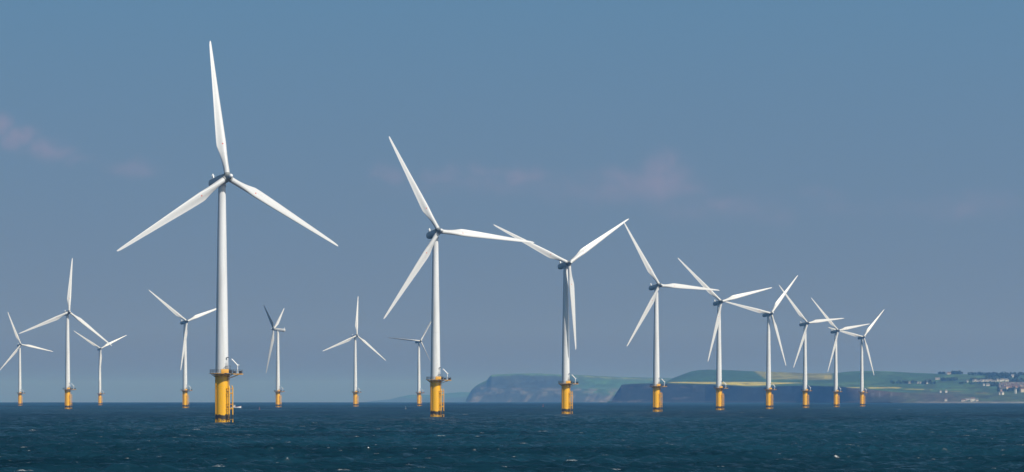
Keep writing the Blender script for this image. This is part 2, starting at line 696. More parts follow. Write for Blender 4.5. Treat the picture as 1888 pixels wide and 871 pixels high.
# far low headland
px0 = np.arange(640, 1010, 2.0)
far_top = [(640, 743), (676, 741.5), (690, 739), (720, 736.5), (735, 732.5), (745, 730.5), (758, 728), (790, 728.3), (825, 725), (848, 723.2), (880, 723.5), (960, 723), (1010, 724)]


def paint_far(p, r, X, D):
    c = np.broadcast_to(GREEN * .9, p.shape + (3,)).copy()
    cl = sstep(731, 736, r + 6 * fbm(p / 12., r / 3., 3))
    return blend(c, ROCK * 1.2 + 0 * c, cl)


Land('distant_headland', px0, [(24000., None, 8), (24200., (lambda t: t * .45 + 743 * .55)(itp(px0, far_top)), 6), (25200., itp(px0, far_top), 8), (27000., None)], paint_far,
     'low pale headland fading into haze at the far left end of the coast', 'headland', rough=.7)

# high middle headland with the stepped left edge
px1 = np.arange(846, 1420, 1.0)
mid_top = [(846, 743), (855, 741.5), (858, 740), (864, 729), (870, 719), (878, 711.5), (885, 707.5), (893, 704), (898, 701.5), (902, 696), (906, 691.8), (915, 690.8), (947, 689), (988, 689), (1036, 691), (1074, 692), (1125, 694.7), (1184, 696.5), (1240, 698), (1330, 700), (1420, 706)]


def paint_mid(p, r, X, D):
    top = itp(p, mid_top)
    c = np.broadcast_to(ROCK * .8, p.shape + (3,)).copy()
    # grass on the plateau edge and the gentle right-hand slope
    g = 1 - sstep(2.0, 4.5, r - top + 2.5 * fbm(p / 9., r / 4., 3))
    c = blend(c, LTGREEN + 0 * c, g)
    slope = sstep(1020, 1110, p + 60 * fbm(p / 25., r / 8., 3)) * (1 - sstep(722, 733, r + 8 * fbm(p / 18., r / 6., 3)))
    c = blend(c, GREEN * 1.1 + 0 * c, slope * .9)
    stra = np.exp(-((r - 717 - .012 * (p - 900) + 4 * fbm(p / 30., r / 50., 3)) / 2.6) ** 2) * sstep(.0, .16, fbm(p / 14., r / 5., 4) + .08)
    c = blend(c, PALEROCK + 0 * c, .8 * stra)
    st2 = np.exp(-((r - 724 + 4 * fbm(p / 22. + 40, r / 50., 3)) / 3.2) ** 2) * sstep(.0, .14, fbm(p / 9. + 70, r / 4., 4) + .02)
    c = blend(c, PALEROCK * .9 + 0 * c, .7 * st2)
    scree = sstep(722, 735, r) * sstep(.03, .2, fbm((p + .8 * r) / 10. + 50, r / 30., 4) + .05)
    c = blend(c, PALEROCK + 0 * c, .75 * scree)
    moor = np.exp(-((r - top - 2.5) / 1.4) ** 2) * band(p, 1070, 1240, 25)
    c = blend(c, TAN * .8 + 0 * c, .7 * moor)
    return c


t1 = itp(px1, mid_top)
b1 = base_row(15300.)
Land('middle_headland', px1, [(15300., None, 10), (15380., t1 * .42 + b1 * .58, 6), (15480., t1 * .5 + b1 * .5, 12), (15600. + np.clip(px1 - 1040, 0, 300) * 2.5, t1 + .8, 14), (16900., t1, 8), (19000., None)], paint_mid,
     'high blue hazy cliff headland with stepped left edge behind the third near turbine', 'headland', rough=.8)

# near coast: sheer cliff on the left running down to a beach and town slope on the right
px2 = np.concatenate([np.arange(1120, 1930, 1.0), np.arange(1930, 2420, 3.0)])
d_base = itp(px2, [(1120, 9700), (1300, 9450), (1480, 9050), (1600, 8600), (1700, 8150), (1890, 7600), (2420, 7100)])
cl_top = itp(px2, [(1120, 744), (1128, 740), (1133, 730), (1140, 719), (1146, 710.5), (1152, 708.8), (1180, 707.8), (1230, 707.2), (1290, 708.8), (1340, 710.5), (1390, 713.8), (1420, 712.5), (1480, 711), (1540, 713), (1590, 717), (1640, 722), (1700, 727), (1800, 729.5), (1900, 729), (2420, 729)])
fld = itp(px2, [(1120, 744), (1128, 740), (1146, 710), (1180, 707), (1231, 706), (1260, 704.3), (1300, 703.8), (1390, 704), (1480, 706), (1540, 705), (1590, 708), (1640, 712), (1700, 716), (1800, 717), (1900, 718), (2420, 718)])
ridge = itp(px2, [(1120, 744), (1128, 739.8), (1146, 709.5), (1200, 706), (1231, 703), (1240, 698.5), (1250, 694.5), (1262, 690), (1275, 685.3), (1288, 682.7), (1305, 681.7), (1335, 682.6), (1380, 684.5), (1420, 686), (1500, 688.6), (1540, 688.6), (1558, 686.3), (1587, 684.8), (1615, 684.3), (1644, 685.6), (1682, 687.8), (1720, 689.2), (1757, 689.5), (1786, 690.6), (1814, 691.5), (1852, 690.5), (1890, 690.3), (2000, 688), (2420, 690)])
beach_w = itp(px2, [(1120, 2), (1640, 6), (1690, 60), (1900, 90), (2420, 90)])


def paint_near(p, r, X, D):
    wob = fbm(p / 16., r / 5., 4)
    wob2 = fbm(p / 40. + 33, r / 9. + 12, 4)
    c = np.broadcast_to(GREEN, p.shape + (3,)).copy()
    # fields as an irregular patchwork with hedges
    q = np.floor((p + 6 * (r - 700) + 30 * wob2) / 46.) + 7 * np.floor((r + 10 * wob2) / 5.)
    pat = (np.sin(q * 12.9898) * 43758.5453) % 1.0
    c = blend(c, LTGREEN + 0 * c, (pat > .72) * .5 * (p > 1540))
    c = blend(c, DKGREEN + 0 * c, (pat < .32) * .6)
    hd = np.abs(((r + 10 * wob2) / 5.) % 1.0 - .5)
    c = blend(c, HEDGE + 0 * c, (hd > .42) * .55 * (p > 1500))
    # dark hill on the left, tan fields on its right shoulder
    c = blend(c, DKGREEN * 1.25 + 0 * c, band(p, 1235, 1415, 12) * (r < 704) * .7)
    tanf = band(p, 1395 + 1.5 * (r - 688), 1534, 4) * band(r + 2 * wob, 684.5, 700.5 - .004 * (1534 - p), .8)
    c = blend(c, TAN * (1 + .9 * wob2[..., None]) + 0 * c, tanf * .9)
    c = blend(c, YELLOW * .8 + 0 * c, band(p, 1519, 1533, 3) * band(r, 692, 699, 1) * .7)
    # rape field strip along the cliff top
    ftop = np.interp(p, px2, fld); fbot = np.interp(p, px2, cl_top)
    strip = band(p, 1236, 1482, 8) * band(r, 704.6 + .02 * np.clip(p - 1400, 0, 100), 706.3 + 5.6 * np.exp(-((p - 1385) / 55.) ** 2) + 1.2 * np.exp(-((p - 1300) / 40.) ** 2), .45)
    c = blend(c, YELLOW + 0 * c, strip)
    for a, b, r0, r1 in ((1550, 1588, 714.2, 715.8), (1601, 1660, 714.2, 716.6), (1668, 1702, 717.4, 718.5), (1690, 1720, 718.2, 719), (1738, 1775, 721.5, 722.5), (1800, 1820, 724, 726)):
        c = blend(c, YELLOW * (.8 if a < 1700 else .45) + 0 * c, band(p, a, b, 6) * band(r, r0, r1, .5))
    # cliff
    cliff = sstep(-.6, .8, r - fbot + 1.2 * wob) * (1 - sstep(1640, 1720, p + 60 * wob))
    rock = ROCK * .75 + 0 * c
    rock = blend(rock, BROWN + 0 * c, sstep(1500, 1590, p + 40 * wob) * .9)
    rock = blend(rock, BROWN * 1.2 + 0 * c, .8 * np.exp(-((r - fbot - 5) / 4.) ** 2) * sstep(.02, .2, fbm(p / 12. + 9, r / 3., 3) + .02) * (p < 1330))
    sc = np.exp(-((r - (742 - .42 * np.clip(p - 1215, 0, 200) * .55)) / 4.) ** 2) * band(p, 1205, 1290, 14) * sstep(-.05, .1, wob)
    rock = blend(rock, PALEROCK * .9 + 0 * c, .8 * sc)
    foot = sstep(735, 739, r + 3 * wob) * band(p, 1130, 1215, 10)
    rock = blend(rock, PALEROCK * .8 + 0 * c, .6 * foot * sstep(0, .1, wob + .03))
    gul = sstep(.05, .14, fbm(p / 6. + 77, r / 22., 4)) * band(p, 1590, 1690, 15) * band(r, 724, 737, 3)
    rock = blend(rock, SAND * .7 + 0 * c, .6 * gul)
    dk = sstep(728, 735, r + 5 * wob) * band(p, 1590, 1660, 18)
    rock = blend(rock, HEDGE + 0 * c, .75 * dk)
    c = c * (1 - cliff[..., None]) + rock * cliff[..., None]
    # scrubby boulder-clay slope above the beach
    scrub = sstep(721, 727, r + 6 * wob) * sstep(1660, 1720, p + 30 * wob) * (1 - .65 * sstep(1745, 1800, p + 30 * wob))
    c = blend(c, BROWN * .85 + 0 * c, scrub * .8)
    dkp = sstep(.06, .16, fbm(p / 14. + 5, r / 4. + 8, 4)) * (p > 1700) * (r > 697)
    c = blend(c, HEDGE * 1.2 + 0 * c, dkp * .7)
    bch = .55 * sstep(740.0, 740.8, r) * sstep(1680, 1700, p)
    c = blend(c, SAND + 0 * c, bch)
    return c


zz_beach = base_row(d_base) - 1.6
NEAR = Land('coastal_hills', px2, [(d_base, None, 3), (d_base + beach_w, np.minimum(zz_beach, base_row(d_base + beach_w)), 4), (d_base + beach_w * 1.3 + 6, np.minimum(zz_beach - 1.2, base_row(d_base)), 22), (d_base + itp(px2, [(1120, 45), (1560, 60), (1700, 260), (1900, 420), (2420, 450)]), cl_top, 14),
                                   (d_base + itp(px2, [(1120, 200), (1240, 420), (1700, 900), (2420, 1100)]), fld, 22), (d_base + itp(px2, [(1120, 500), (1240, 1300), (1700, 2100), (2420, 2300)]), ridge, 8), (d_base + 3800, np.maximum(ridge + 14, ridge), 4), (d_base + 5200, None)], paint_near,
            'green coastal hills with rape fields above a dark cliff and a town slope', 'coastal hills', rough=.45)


# ------------------------------------------------------------------ trees and houses on the coast
def mat_leaf():
    m, t, b = principled('dark_foliage', .85)
    tc = t.n('ShaderNodeTexCoord')
    n = t.noise(tc.outputs['Object'], .09, 3, .6)
    t.l(t.ramp(n, [(.35, (.018, .034, .016)), (.65, (.045, .07, .026))]), b.inputs['Base Color'])
    return m


M_LEAF = mat_leaf()


def wood(spec, label):
    mb = MB()
    for pa, pb, ra, rb, n, hh in spec:
        for _ in range(n):
            px = random.uniform(pa, pb); row = random.uniform(ra, rb)
            g = NEAR.hit(px, row)
            H = hh * random.uniform(.6, 1.15); W = H * random.uniform(.7, 1.1)
            mb.tube([(g.x, g.y, g.z - 1), (g.x, g.y, g.z + H * .5)], [.4, .2], 5)
            for k in range(46):
                a = random.uniform(0, 6.283); rr = random.random() ** .5; zz = random.uniform(-1, 1)
                q = math.sqrt(max(0, 1 - zz * zz)) * rr * W * .5
                c = Vector((g.x + q * math.cos(a), g.y + q * math.sin(a), g.z + H * (.58 + .42 * zz)))
                s = random.uniform(.8, 1.9)
                d1 = Vector((random.uniform(-1, 1), random.uniform(-1, 1), random.uniform(-.6, .6))) * s
                d2 = Vector((random.uniform(-1, 1), random.uniform(-1, 1), random.uniform(.2, 1))) * s
                mb.add([c - d1, c + d2, c + d1, c - d2 * .7], [[0, 1, 2, 3]], 0, False)
    o = link('woodland', mb.mesh('woodland', M_LEAF, 180))
    tag(o, label, 'woodland', kind='stuff')


wood([(1729, 1744, 689.5, 690.0, 26, 6), (1754, 1774, 689.8, 690.3, 44, 10)], 'dark clumps of trees standing on the skyline either side of the pale farmhouse')
wood([(1786, 1900, 690.9, 692.5, 130, 8), (1818, 1880, 693, 698, 110, 8)], 'dark belt of trees along the skyline above the hillside town')
wood([(1735, 1765, 701, 703.5, 40, 9), (1790, 1862, 701.2, 702.6, 60, 8), (1768, 1836, 706.5, 709, 40, 5), (1826, 1842, 708, 714, 30, 7), (1862, 1900, 702, 707, 60, 8), (1838, 1900, 712.2, 713.6, 26, 5), (1838, 1900, 718, 723, 50, 8), (1700, 1725, 707, 709, 20, 9), (1640, 1690, 706.5, 708.5, 24, 9)],
     'dark trees and hedges among the houses and fields of the hillside town')


def house_mats(name, c):
    return mat_painted(name, c, tuple(v * .75 for v in c), .7, (.3, .3, .3), .5)


H_WHITE = house_mats('white_render', (.60, .60, .58))
H_CREAM = house_mats('cream_render', (.58, .51, .40))
H_BRICK = house_mats('pinkish_brick', (.42, .27, .23))
H_PALE = house_mats('pale_stone', (.50, .47, .44))
H_ROOF = house_mats('red_brown_roof_tile', (.13, .085, .075))
H_SLATE = house_mats('grey_roof_slate', (.16, .16, .17))
H_GLASS = house_mats('dark_window', (.03, .035, .04))
_hm = {}


def house_mesh(w, d, h, wall, roof):
    key = (round(w, 1), round(d, 1), round(h, 1), wall.name, roof.name)
    if key in _hm:
        return _hm[key]
    a = MB(); a.box((0, 0, h / 2 - 1), (w, d, h + 2))
    # gable triangles
    rh = d * .42
    for s in (-1, 1):
        x = s * w / 2
        a.add([(x, -d / 2, h), (x, d / 2, h), (x, 0, h + rh), (x - s * .3, -d / 2, h), (x - s * .3, d / 2, h), (x - s * .3, 0, h + rh)], [[0, 1, 2], [5, 4, 3], [0, 2, 5, 3], [1, 4, 5, 2]], 0, False)
    b = MB()
    e = .35
    for s in (-1, 1):
        y0, y1 = s * (d / 2 + e), 0
        zl, zh = h - .25, h + rh + .06
        t = .22
        vs = [(-w / 2 - e, y0, zl), (w / 2 + e, y0, zl), (w / 2 + e, y1, zh), (-w / 2 - e, y1, zh)]
        vs += [(x, y, z + t) for x, y, z in vs]
        b.add(vs, [[0, 1, 2, 3], [4, 5, 6, 7], [0, 1, 5, 4], [1, 2, 6, 5], [2, 3, 7, 6], [3, 0, 4, 7]], 0, False)
    b.box((w * .3, 0, h + rh + .5), (.9, .7, 1.6))
    _hm[key] = (a.mesh('house_wall', wall, 10), b.mesh('house_roof', roof, 10))
    return _hm[key]


_wm = []


def house(px, row, w, d, h, wall, roof, label, group=None, rz=None, cat='house', name='house'):
    g = NEAR.hit(px, row)
    r = bpy.data.objects.new(name, None)
    r.empty_display_size = 2
    COL.objects.link(r)
    r.location = g
    r.rotation_euler.z = random.uniform(-.5, .3) if rz is None else rz
    tag(r, label, cat, group)
    a, b = house_mesh(w, d, h, wall, roof)
    wl = link('wall', a, r); link('roof', b, r)
    if w >= 12 and cat != 'house':
        if not _wm:
            g_ = MB(); g_.box((0, 0, 0), (1.3, .12, 1.4)); _wm.append(g_.mesh('house_window', H_GLASS, 10))
        nw = int(w / 3.4)
        for lv in range(max(1, int(h / 2.8))):
            for k in range(nw):
                link('window', _wm[0], wl, Matrix.Translation((-w / 2 + w * (k + .5) / nw, -d / 2 - .03, 1.6 + 2.8 * lv)))
    return r


UP = 'houses in the upper row of the hillside town'
for px in np.arange(1796, 1838, 3.0):
    house(px + random.uniform(-.8, .8), 704.2 + random.uniform(-1.1, 1.1), random.uniform(4.5, 7), 6, 4.2, random.choice([H_PALE, H_PALE, H_WHITE]), H_SLATE, 'small pale house in the scattered left half of the town\'s upper row', UP + ', left half')
for px in np.arange(1839, 1862, 2.6):
    house(px + random.uniform(-.5, .5), 703.6 + random.uniform(-.4, .4), random.uniform(4, 5.6), 6, random.uniform(4.6, 6), H_WHITE, H_SLATE, 'white house in the tight bright right half of the town\'s upper row', UP + ', right half', rz=random.uniform(-.2, .2))
for i, px in enumerate(np.arange(1844, 1962, 3.0)):
    house(px, 710.3 + random.uniform(-.4, .4), random.uniform(4, 5.5), 7, random.uniform(4.4, 5.6), H_BRICK if i % 3 else H_PALE, random.choice([H_ROOF, H_SLATE]), 'small terrace house in the long middle row of the hillside town', 'terrace houses in the middle row of the town', rz=random.uniform(-.1, .1))
for i, px in enumerate(np.arange(1843, 1962, 3.2)):
    house(px, 712.9 + random.uniform(-.4, .4), random.uniform(4, 5.5), 7, 4.4, random.choice([H_BRICK, H_BRICK, H_PALE]), random.choice([H_ROOF, H_SLATE]), 'small house in the second terrace just under the long middle row', 'houses in the second terrace of the town', rz=random.uniform(-.15, .15))
for i, px in enumerate(np.arange(1858, 1880, 3.4)):
    house(px, 715.6 + random.uniform(-.4, .4), 5, 7, 4.4, H_BRICK, H_ROOF, 'brick house in the short lowest terrace right of the large cream building', 'brick houses in the lowest terrace of the town', rz=random.uniform(-.15, .15))
for px, row in ((1843.5, 716), (1844.5, 719), (1846, 722.5)):
    house(px, row, 5, 6, 5, H_BRICK, H_SLATE, 'brick house stepping downhill at the left end of the lower terrace', 'brick houses stepping downhill at the terrace end')
house(1867, 696, 9, 8, 6, H_WHITE, H_SLATE, 'bright white house alone among the trees near the skyline above the town')
house(1783.5, 705.3, 5, 6, 4.5, H_WHITE, H_SLATE, 'small white house alone at the left of the town\'s upper row')
house(1814, 711.7, 4.5, 6, 5, H_WHITE, H_SLATE, 'narrow white house below the upper row, left of a longer pale house')
house(1821.5, 712, 10, 7, 4, H_PALE, H_SLATE, 'longer pale house below the upper row, right of a narrow white house')
house(1870, 713.6, 4.5, 6, 5.5, H_WHITE, H_ROOF, 'white house standing in front of the long brick middle row')
house(1852.5, 720, 12.5, 9, 8, H_CREAM, H_ROOF, 'large cream building below the brick terraces, sunlit front', cat='building')
house(1885, 723.5, 13, 10, 8, H_CREAM, H_ROOF, 'large cream building at the right edge, lower on the slope', cat='building')
house(1872.5, 726, 4, 5, 11, H_WHITE, H_SLATE, 'tall narrow white block of flats between the two large cream buildings', cat='building')
house(1843.5, 728.5, 6, 6, 5, H_PALE, H_SLATE, 'left of two pale houses low on the slope under the cream building')
house(1848.5, 728.3, 6, 6, 6, H_WHITE, H_SLATE, 'right, brighter one of two houses low on the slope under the cream building')
house(1744, 740.0, 6, 6, 5, H_WHITE, H_ROOF, 'single white house at the left end of the beach')
house(1744.5, 724.5, 5.5, 6, 5.5, H_WHITE, H_SLATE, 'bright white house on the slope straight above the beach house')
house(1734, 724.5, 4, 5, 4.5, H_WHITE, H_SLATE, 'smaller white house just left of the bright house on the slope')
house(1777, 739.9, 12.5, 6, 2.6, H_WHITE, H_ROOF, 'long low white building at the left of the seafront buildings', rz=0, cat='building')
house(1784, 738.2, 12, 6, 3, H_WHITE, H_SLATE, 'white seafront building set back behind the long low one', rz=0, cat='building')
house(1793.5, 739.9, 12, 7, 6.5, H_WHITE, H_ROOF, 'tallest white building on the seafront', rz=0, cat='building')
house(1801.5, 739.9, 6, 6, 3.5, H_PALE, H_SLATE, 'small pale house at the right end of the seafront buildings', rz=0)
house(1728.5, 700.2, 14, 7, 3.4, H_PALE, H_SLATE, 'long pale farm building on the hillside below the skyline trees', rz=0, cat='farm building')
house(1749.5, 690.6, 13, 8, 4, H_PALE, H_ROOF, 'pale farmhouse on the skyline between two clumps of trees', rz=0, cat='farmhouse')
house(1677, 707.3, 8, 7, 3.6, H_PALE, H_SLATE, 'pale farmhouse alone on the green fields right of the farthest turbine', cat='farmhouse')
for px, row in ((1692, 707.3), (1697, 707.5), (1705, 707.0), (1709, 708)):
    house(px, row, 5, 6, 3, H_PALE, H_SLATE, 'low grey farm cottage in the loose line right of the lone farmhouse', 'farm cottages on the green fields')

# ------------------------------------------------------------------ wind turbine meshes
HUB_H = 79.4
DECK = 16.4
TILT = 7.0
OVER = 4.2
BLADE_R = 46.0


def airfoil(chord, tc, camber, nseg=26):
    """closed section; x towards the leading edge, y downwind (suction side +y)"""
    pts = []
    for k in range(nseg):
        a = 2 * math.pi * k / nseg
        u = .5 * (1 + math.cos(a))            # 1 = trailing edge, 0 = leading edge
        yt = 5 * tc * (.2969 * math.sqrt(u) - .126 * u - .3516 * u * u + .2843 * u ** 3 - .1015 * u ** 4)
        yc = camber * 4 * u * (1 - u)
        if a < math.pi:
            y = yc + yt
        else:
            y = yc - yt * (1 - .55 * sstep(.45, .95, u) if u > .45 else 1)
        pts.append((u, y))
    return [((.30 - u) * chord, y * chord) for u, y in pts]


def make_blade():
    st = [(1.1, 1.86), (2.0, 1.86), (2.8, 1.86), (3.6, 2.0), (5, 2.28), (6.5, 2.58), (8, 2.8), (9.5, 3.05), (10.6, 3.22), (11.6, 3.26), (13, 3.2), (16, 2.98), (20, 2.7), (24, 2.36), (28, 2.04), (32, 1.74), (36, 1.44), (40, 1.14), (43, .9), (44.6, .72), (45.5, .5), (45.95, .18)]
    nseg = 26
    vs, fs = [], []
    for z, c in st:
        f = float(np.clip((z - 2.8) / 7.5, 0, 1))
        tcx = np.interp(z, [3, 7, 10, 16, 30, 46], [.9, .5, .34, .25, .19, .15])
        air = airfoil(c, float(tcx), .03)
        tw = R(np.interp(z, [0, 5, 9, 15, 25, 36, 46], [13, 13, 11, 7.5, 3.5, 1.2, 0]) + 1.5)
        bend = -.0006 * z * z     # slight prebend upwind, the load bends it back
        for k in range(nseg):
            a = 2 * math.pi * k / nseg
            cxp, cyp = -.93 * math.cos(a), .93 * math.sin(a)
            x = cxp * (1 - f) + air[k][0] * f
            y = cyp * (1 - f) + air[k][1] * f
            xr = x * math.cos(-tw) - y * math.sin(-tw)
            yr = x * math.sin(-tw) + y * math.cos(-tw)
            vs.append((xr, yr - bend * -1 * 0 + .0005 * z * z * 0, z))
    n = len(st)
    for i in range(n - 1):
        for k in range(nseg):
            k2 = (k + 1) % nseg
            fs.append([i * nseg + k, i * nseg + k2, (i + 1) * nseg + k2, (i + 1) * nseg + k])
    fs.append(list(range(nseg))[::-1])
    fs.append([(n - 1) * nseg + k for k in range(nseg)])
    mb = MB(); mb.add(vs, fs)
    me = mb.mesh('blade', M_BLADE, 50)
    bm = bmesh.new(); bm.from_mesh(me); bmesh.ops.recalc_face_normals(bm, faces=bm.faces); bm.to_mesh(me); bm.free()
    return me


def polar(az, r, z=0):
    """az measured to the right of 'towards the camera'"""
    return Vector((math.sin(R(az)) * r, -math.cos(R(az)) * r, z))


def rot_az(az):
    """frame with local -Y pointing outwards at that azimuth"""
    return Matrix.Rotation(R(az), 4, 'Z')


ME = {}
b = MB(); b.lathe([(2.25, -6), (2.25, DECK - 1.1), (2.34, DECK - 1.05), (2.34, DECK - .35)], 64)
for k in range(14):   # brackets under the deck
    a = 360 / 14 * k + 8
    b.tube([polar(a, 2.3, DECK - 1.3), polar(a, 3.5, DECK - .35)], .1, 6)
b.tube([polar(-52, 2.36, -5), polar(-52, 2.36, DECK - .4)], .12, 8)    # cable tube
ME['foundation'] = b.mesh('foundation', M_PILE)

b = MB()
b.lathe([(2.15, DECK - .24), (3.95, DECK - .24), (3.95, DECK - .02), (2.15, DECK - .02)], 40, capa=False, capb=False)
E_ = rot_az(84)
b.box((0, -5.0, DECK - .36), (2.5, 3.4, .2), E_)
b.box((0, -4.2, DECK - .13), (3.3, 1.9, .2), rot_az(40))
ME['platform'] = b.mesh('platform', M_GRATE, 20)
b = MB()
b.tube([polar(a, 4.0, DECK - .16) for a in np.arange(0, 360, 9)], .11, 6, closed=True)
b.box((0, -6.68, DECK - .36), (2.7, .14, .34), E_)
b.box((-1.32, -5.35, DECK - .36), (.14, 2.6, .34), E_)
b.box((1.32, -5.35, DECK - .36), (.14, 2.6, .34), E_)
b.tube([E_ @ Vector((0, -2.4, DECK - 1.7)), E_ @ Vector((0, -5.6, DECK - .5))], .13, 6)
ME['edge_beam'] = b.mesh('edge_beam', M_ORANGE)
b = MB()
skip = lambda a: 70 < a < 98
angs = [a for a in np.arange(0, 360, 12.0)]
for a in angs:
    if not skip(a):
        b.tube([polar(a, 3.88, DECK - .05), polar(a, 3.88, DECK + 1.12)], .045, 6)
for zz in (.4, .76, 1.12):
    b.tube([polar(a, 3.88, DECK + zz) for a in np.arange(100, 429, 6)], .035, 6)
for x, y in ((-1.28, -4.2), (-1.28, -5.4), (-1.28, -6.6), (0, -6.6), (1.28, -6.6), (1.28, -5.4), (1.28, -4.2)):
    b.tube([E_ @ Vector((x, y, DECK - .3)), E_ @ Vector((x, y, DECK + 1.0))], .045, 6)
for zz in (.45, 1.0):
    b.tube([E_ @ Vector((x, y, DECK + zz)) for x, y in ((-1.28, -4.2), (-1.28, -6.6), (1.28, -6.6), (1.28, -4.2))], .035, 6)
ME['railing'] = b.mesh('railing', M_DARK)
b = MB()
b.box((0, -4.02, DECK + .5), (2.5, .12, 1.5), rot_az(19), bev=.02)
ME['identity_panel'] = b.mesh('identity_panel', M_ORANGE)

# tower with flange rings
b = MB()
prof = []
for t in np.linspace(0, 1, 14):
    z = DECK - .02 + t * (HUB_H - 1.75 - DECK)
    prof.append((2.12 - .92 * t ** 1.15, z))
b.lathe(prof, 64)
for t in (.0, .33, .66):
    z = DECK + t * (HUB_H - 1.75 - DECK) + .1
    r = 2.12 - .92 * t ** 1.15
    b.lathe([(r + .02, z - .08), (r + .035, z - .06), (r + .035, z + .06), (r + .02, z + .08)], 64, capa=False, capb=False)
ME['tower'] = b.mesh('tower', M_TOWER, 20)
b = MB()
DM = rot_az(48)
b.box((0, -2.10, DECK + 2.3), (1.0, .16, 2.1), DM, bev=.03)
ME['door'] = b.mesh('door', M_NAC)
b = MB()
for s in (-.5, .5):
    b.tube([DM @ Vector((-2.3, -2.9 + s * .8, DECK + .05)), DM @ Vector((-.5, -2.9 + s * .8, DECK + 1.3)), DM @ Vector((.7, -2.9 + s * .8, DECK + 1.3))], .05, 6)
    b.tube([DM @ Vector((-2.3, -2.9 + s * .8, DECK + 1.0)), DM @ Vector((-.5, -2.9 + s * .8, DECK + 2.3)), DM @ Vector((.7, -2.9 + s * .8, DECK + 2.3))], .04, 6)
for k in range(7):
    t = k / 6
    b.box((-2.2 + 1.7 * t, -2.9, DECK + .15 + 1.12 * t), (.3, .8, .05), DM)
b.box((.1, -2.9, DECK + 1.28), (1.2, .84, .06), DM)
for x in (-.5, .7):
    for s in (-.4, .4):
        b.tube([DM @ Vector((x, -2.9 + s, DECK)), DM @ Vector((x, -2.9 + s, DECK + 2.3))], .045, 6)
b.tube([DM @ Vector((.0, -2.6, DECK + 1.3)), DM @ Vector((-.1, -2.5, DECK + 5.0))], .05, 6)
b.box((.05, -2.62, DECK + 5.05), (.55, .45, .28), DM)
ME['stairs'] = b.mesh('stairs', M_DARK)

# boat landing: two fender tubes, stand-off arms, ladder
b = MB()
BL = rot_az(63)
for s in (-1, 1):
    b.tube([BL @ Vector((s, -3.5, -4)), BL @ Vector((s, -3.5, 11.6)), BL @ Vector((s * .9, -3.2, 12.3))], .17, 10)
    for zz in (1.2, 4.6, 6.2, 9.6, 11.2):
        b.tube([BL @ Vector((s, -3.5, zz)), BL @ Vector((s * .8, -2.0, zz + .1))], .11, 8)
for zz in (4.9, 9.9):
    b.tube([BL @ Vector((-1, -3.5, zz)), BL @ Vector((1, -3.5, zz))], .1, 8)
ME['boat_landing'] = b.mesh('boat_landing', M_PILE)
b = MB()
for s in (-.28, .28):
    b.tube([BL @ Vector((s, -2.75, -2)), BL @ Vector((s, -2.75, DECK + 1.1))], .05, 6)
for zz in np.arange(.2, DECK, .45):
    b.tube([BL @ Vector((-.28, -2.75, zz)), BL @ Vector((.28, -2.75, zz))], .035, 5)
for zz in (5.5, 10.5, 14.4):
    b.box((0, -2.5, zz), (.9, .5, .12), BL)
ME['ladder'] = b.mesh('ladder', mat_painted('rusty_yellow_ladder', (.42, .22, .04), (.10, .06, .03), .6, (1, 1, 1), .9))

# davit crane on the extension
b = MB()
c0 = E_ @ Vector((.25, -5.1, DECK - .3))
b.tube([c0, c0 + Vector((0, 0, 2.5))], [.2, .16], 10)
b.tube([c0 + Vector((0, 0, 2.5)), c0 + Vector((0, 0, 2.95))], .26, 10)
ME['davit_crane'] = b.mesh('davit_crane', M_WHITE)
b = MB()
h0 = c0 + Vector((0, 0, 2.8))
b.tube([h0 + Vector((.55, .1, .1)), h0, h0 + Vector((-1.75, -.3, 1.95)), h0 + Vector((-1.9, -.33, 2.1))], [.22, .25, .17, .12], 8)
b.tube([h0 + Vector((-1.95, -.33, 2.1)), h0 + Vector((-1.98, -.33, 1.6))], .05, 6)
ME['boom'] = b.mesh('boom', M_WHITE)
b = MB()
b.box((-.7, -4.3, DECK + .15), (.8, .8, .9), E_, bev=.05)
ME['box_a'] = b.mesh('equipment_box', M_DARK)
b = MB()
b.box((.75, -6.0, DECK + .2), (.8, .9, 1.0), E_, bev=.05)
ME['box_b'] = b.mesh('equipment_box', M_DARK)
b = MB()
b.box((0, -3.2, DECK + .45), (.9, .7, .95), rot_az(66), bev=.05)
ME['box_c'] = b.mesh('equipment_box', M_DARK)

# nacelle: local X right, Y downwind (back), Z up; origin on the tower axis at hub height
b = MB()
prof = [(-2.75, 1.1, 1.15), (-2.7, 1.32, 1.36), (-2.2, 1.48, 1.5), (0, 1.58, 1.58), (3, 1.58, 1.58), (5.6, 1.57, 1.57), (6.8, 1.5, 1.5), (7.5, 1.35, 1.38), (7.85, .95, 1.0), (7.95, .4, .45)]
vs, fs = [], []
nn = 32
for y, rx, rz in prof:
    for k in range(nn):
        a = 2 * math.pi * k / nn
        ca, sa = math.cos(a), math.sin(a)
        ex = .78
        vs.append((rx * math.copysign(abs(ca) ** ex, ca), y, rz * math.copysign(abs(sa) ** ex, sa)))
for i in range(len(prof) - 1):
    for k in range(nn):
        k2 = (k + 1) % nn
        fs.append([i * nn + k2, i * nn + k, (i + 1) * nn + k, (i + 1) * nn + k2])
fs.append(list(range(nn))); fs.append([(len(prof) - 1) * nn + k for k in range(nn)][::-1])
b.add(vs, fs)
b.lathe([(1.28, -2.3), (1.28, -1.2)], 40)      # yaw collar down to the tower
ME['nacelle'] = b.mesh('nacelle', M_NAC, 40)
b = MB()
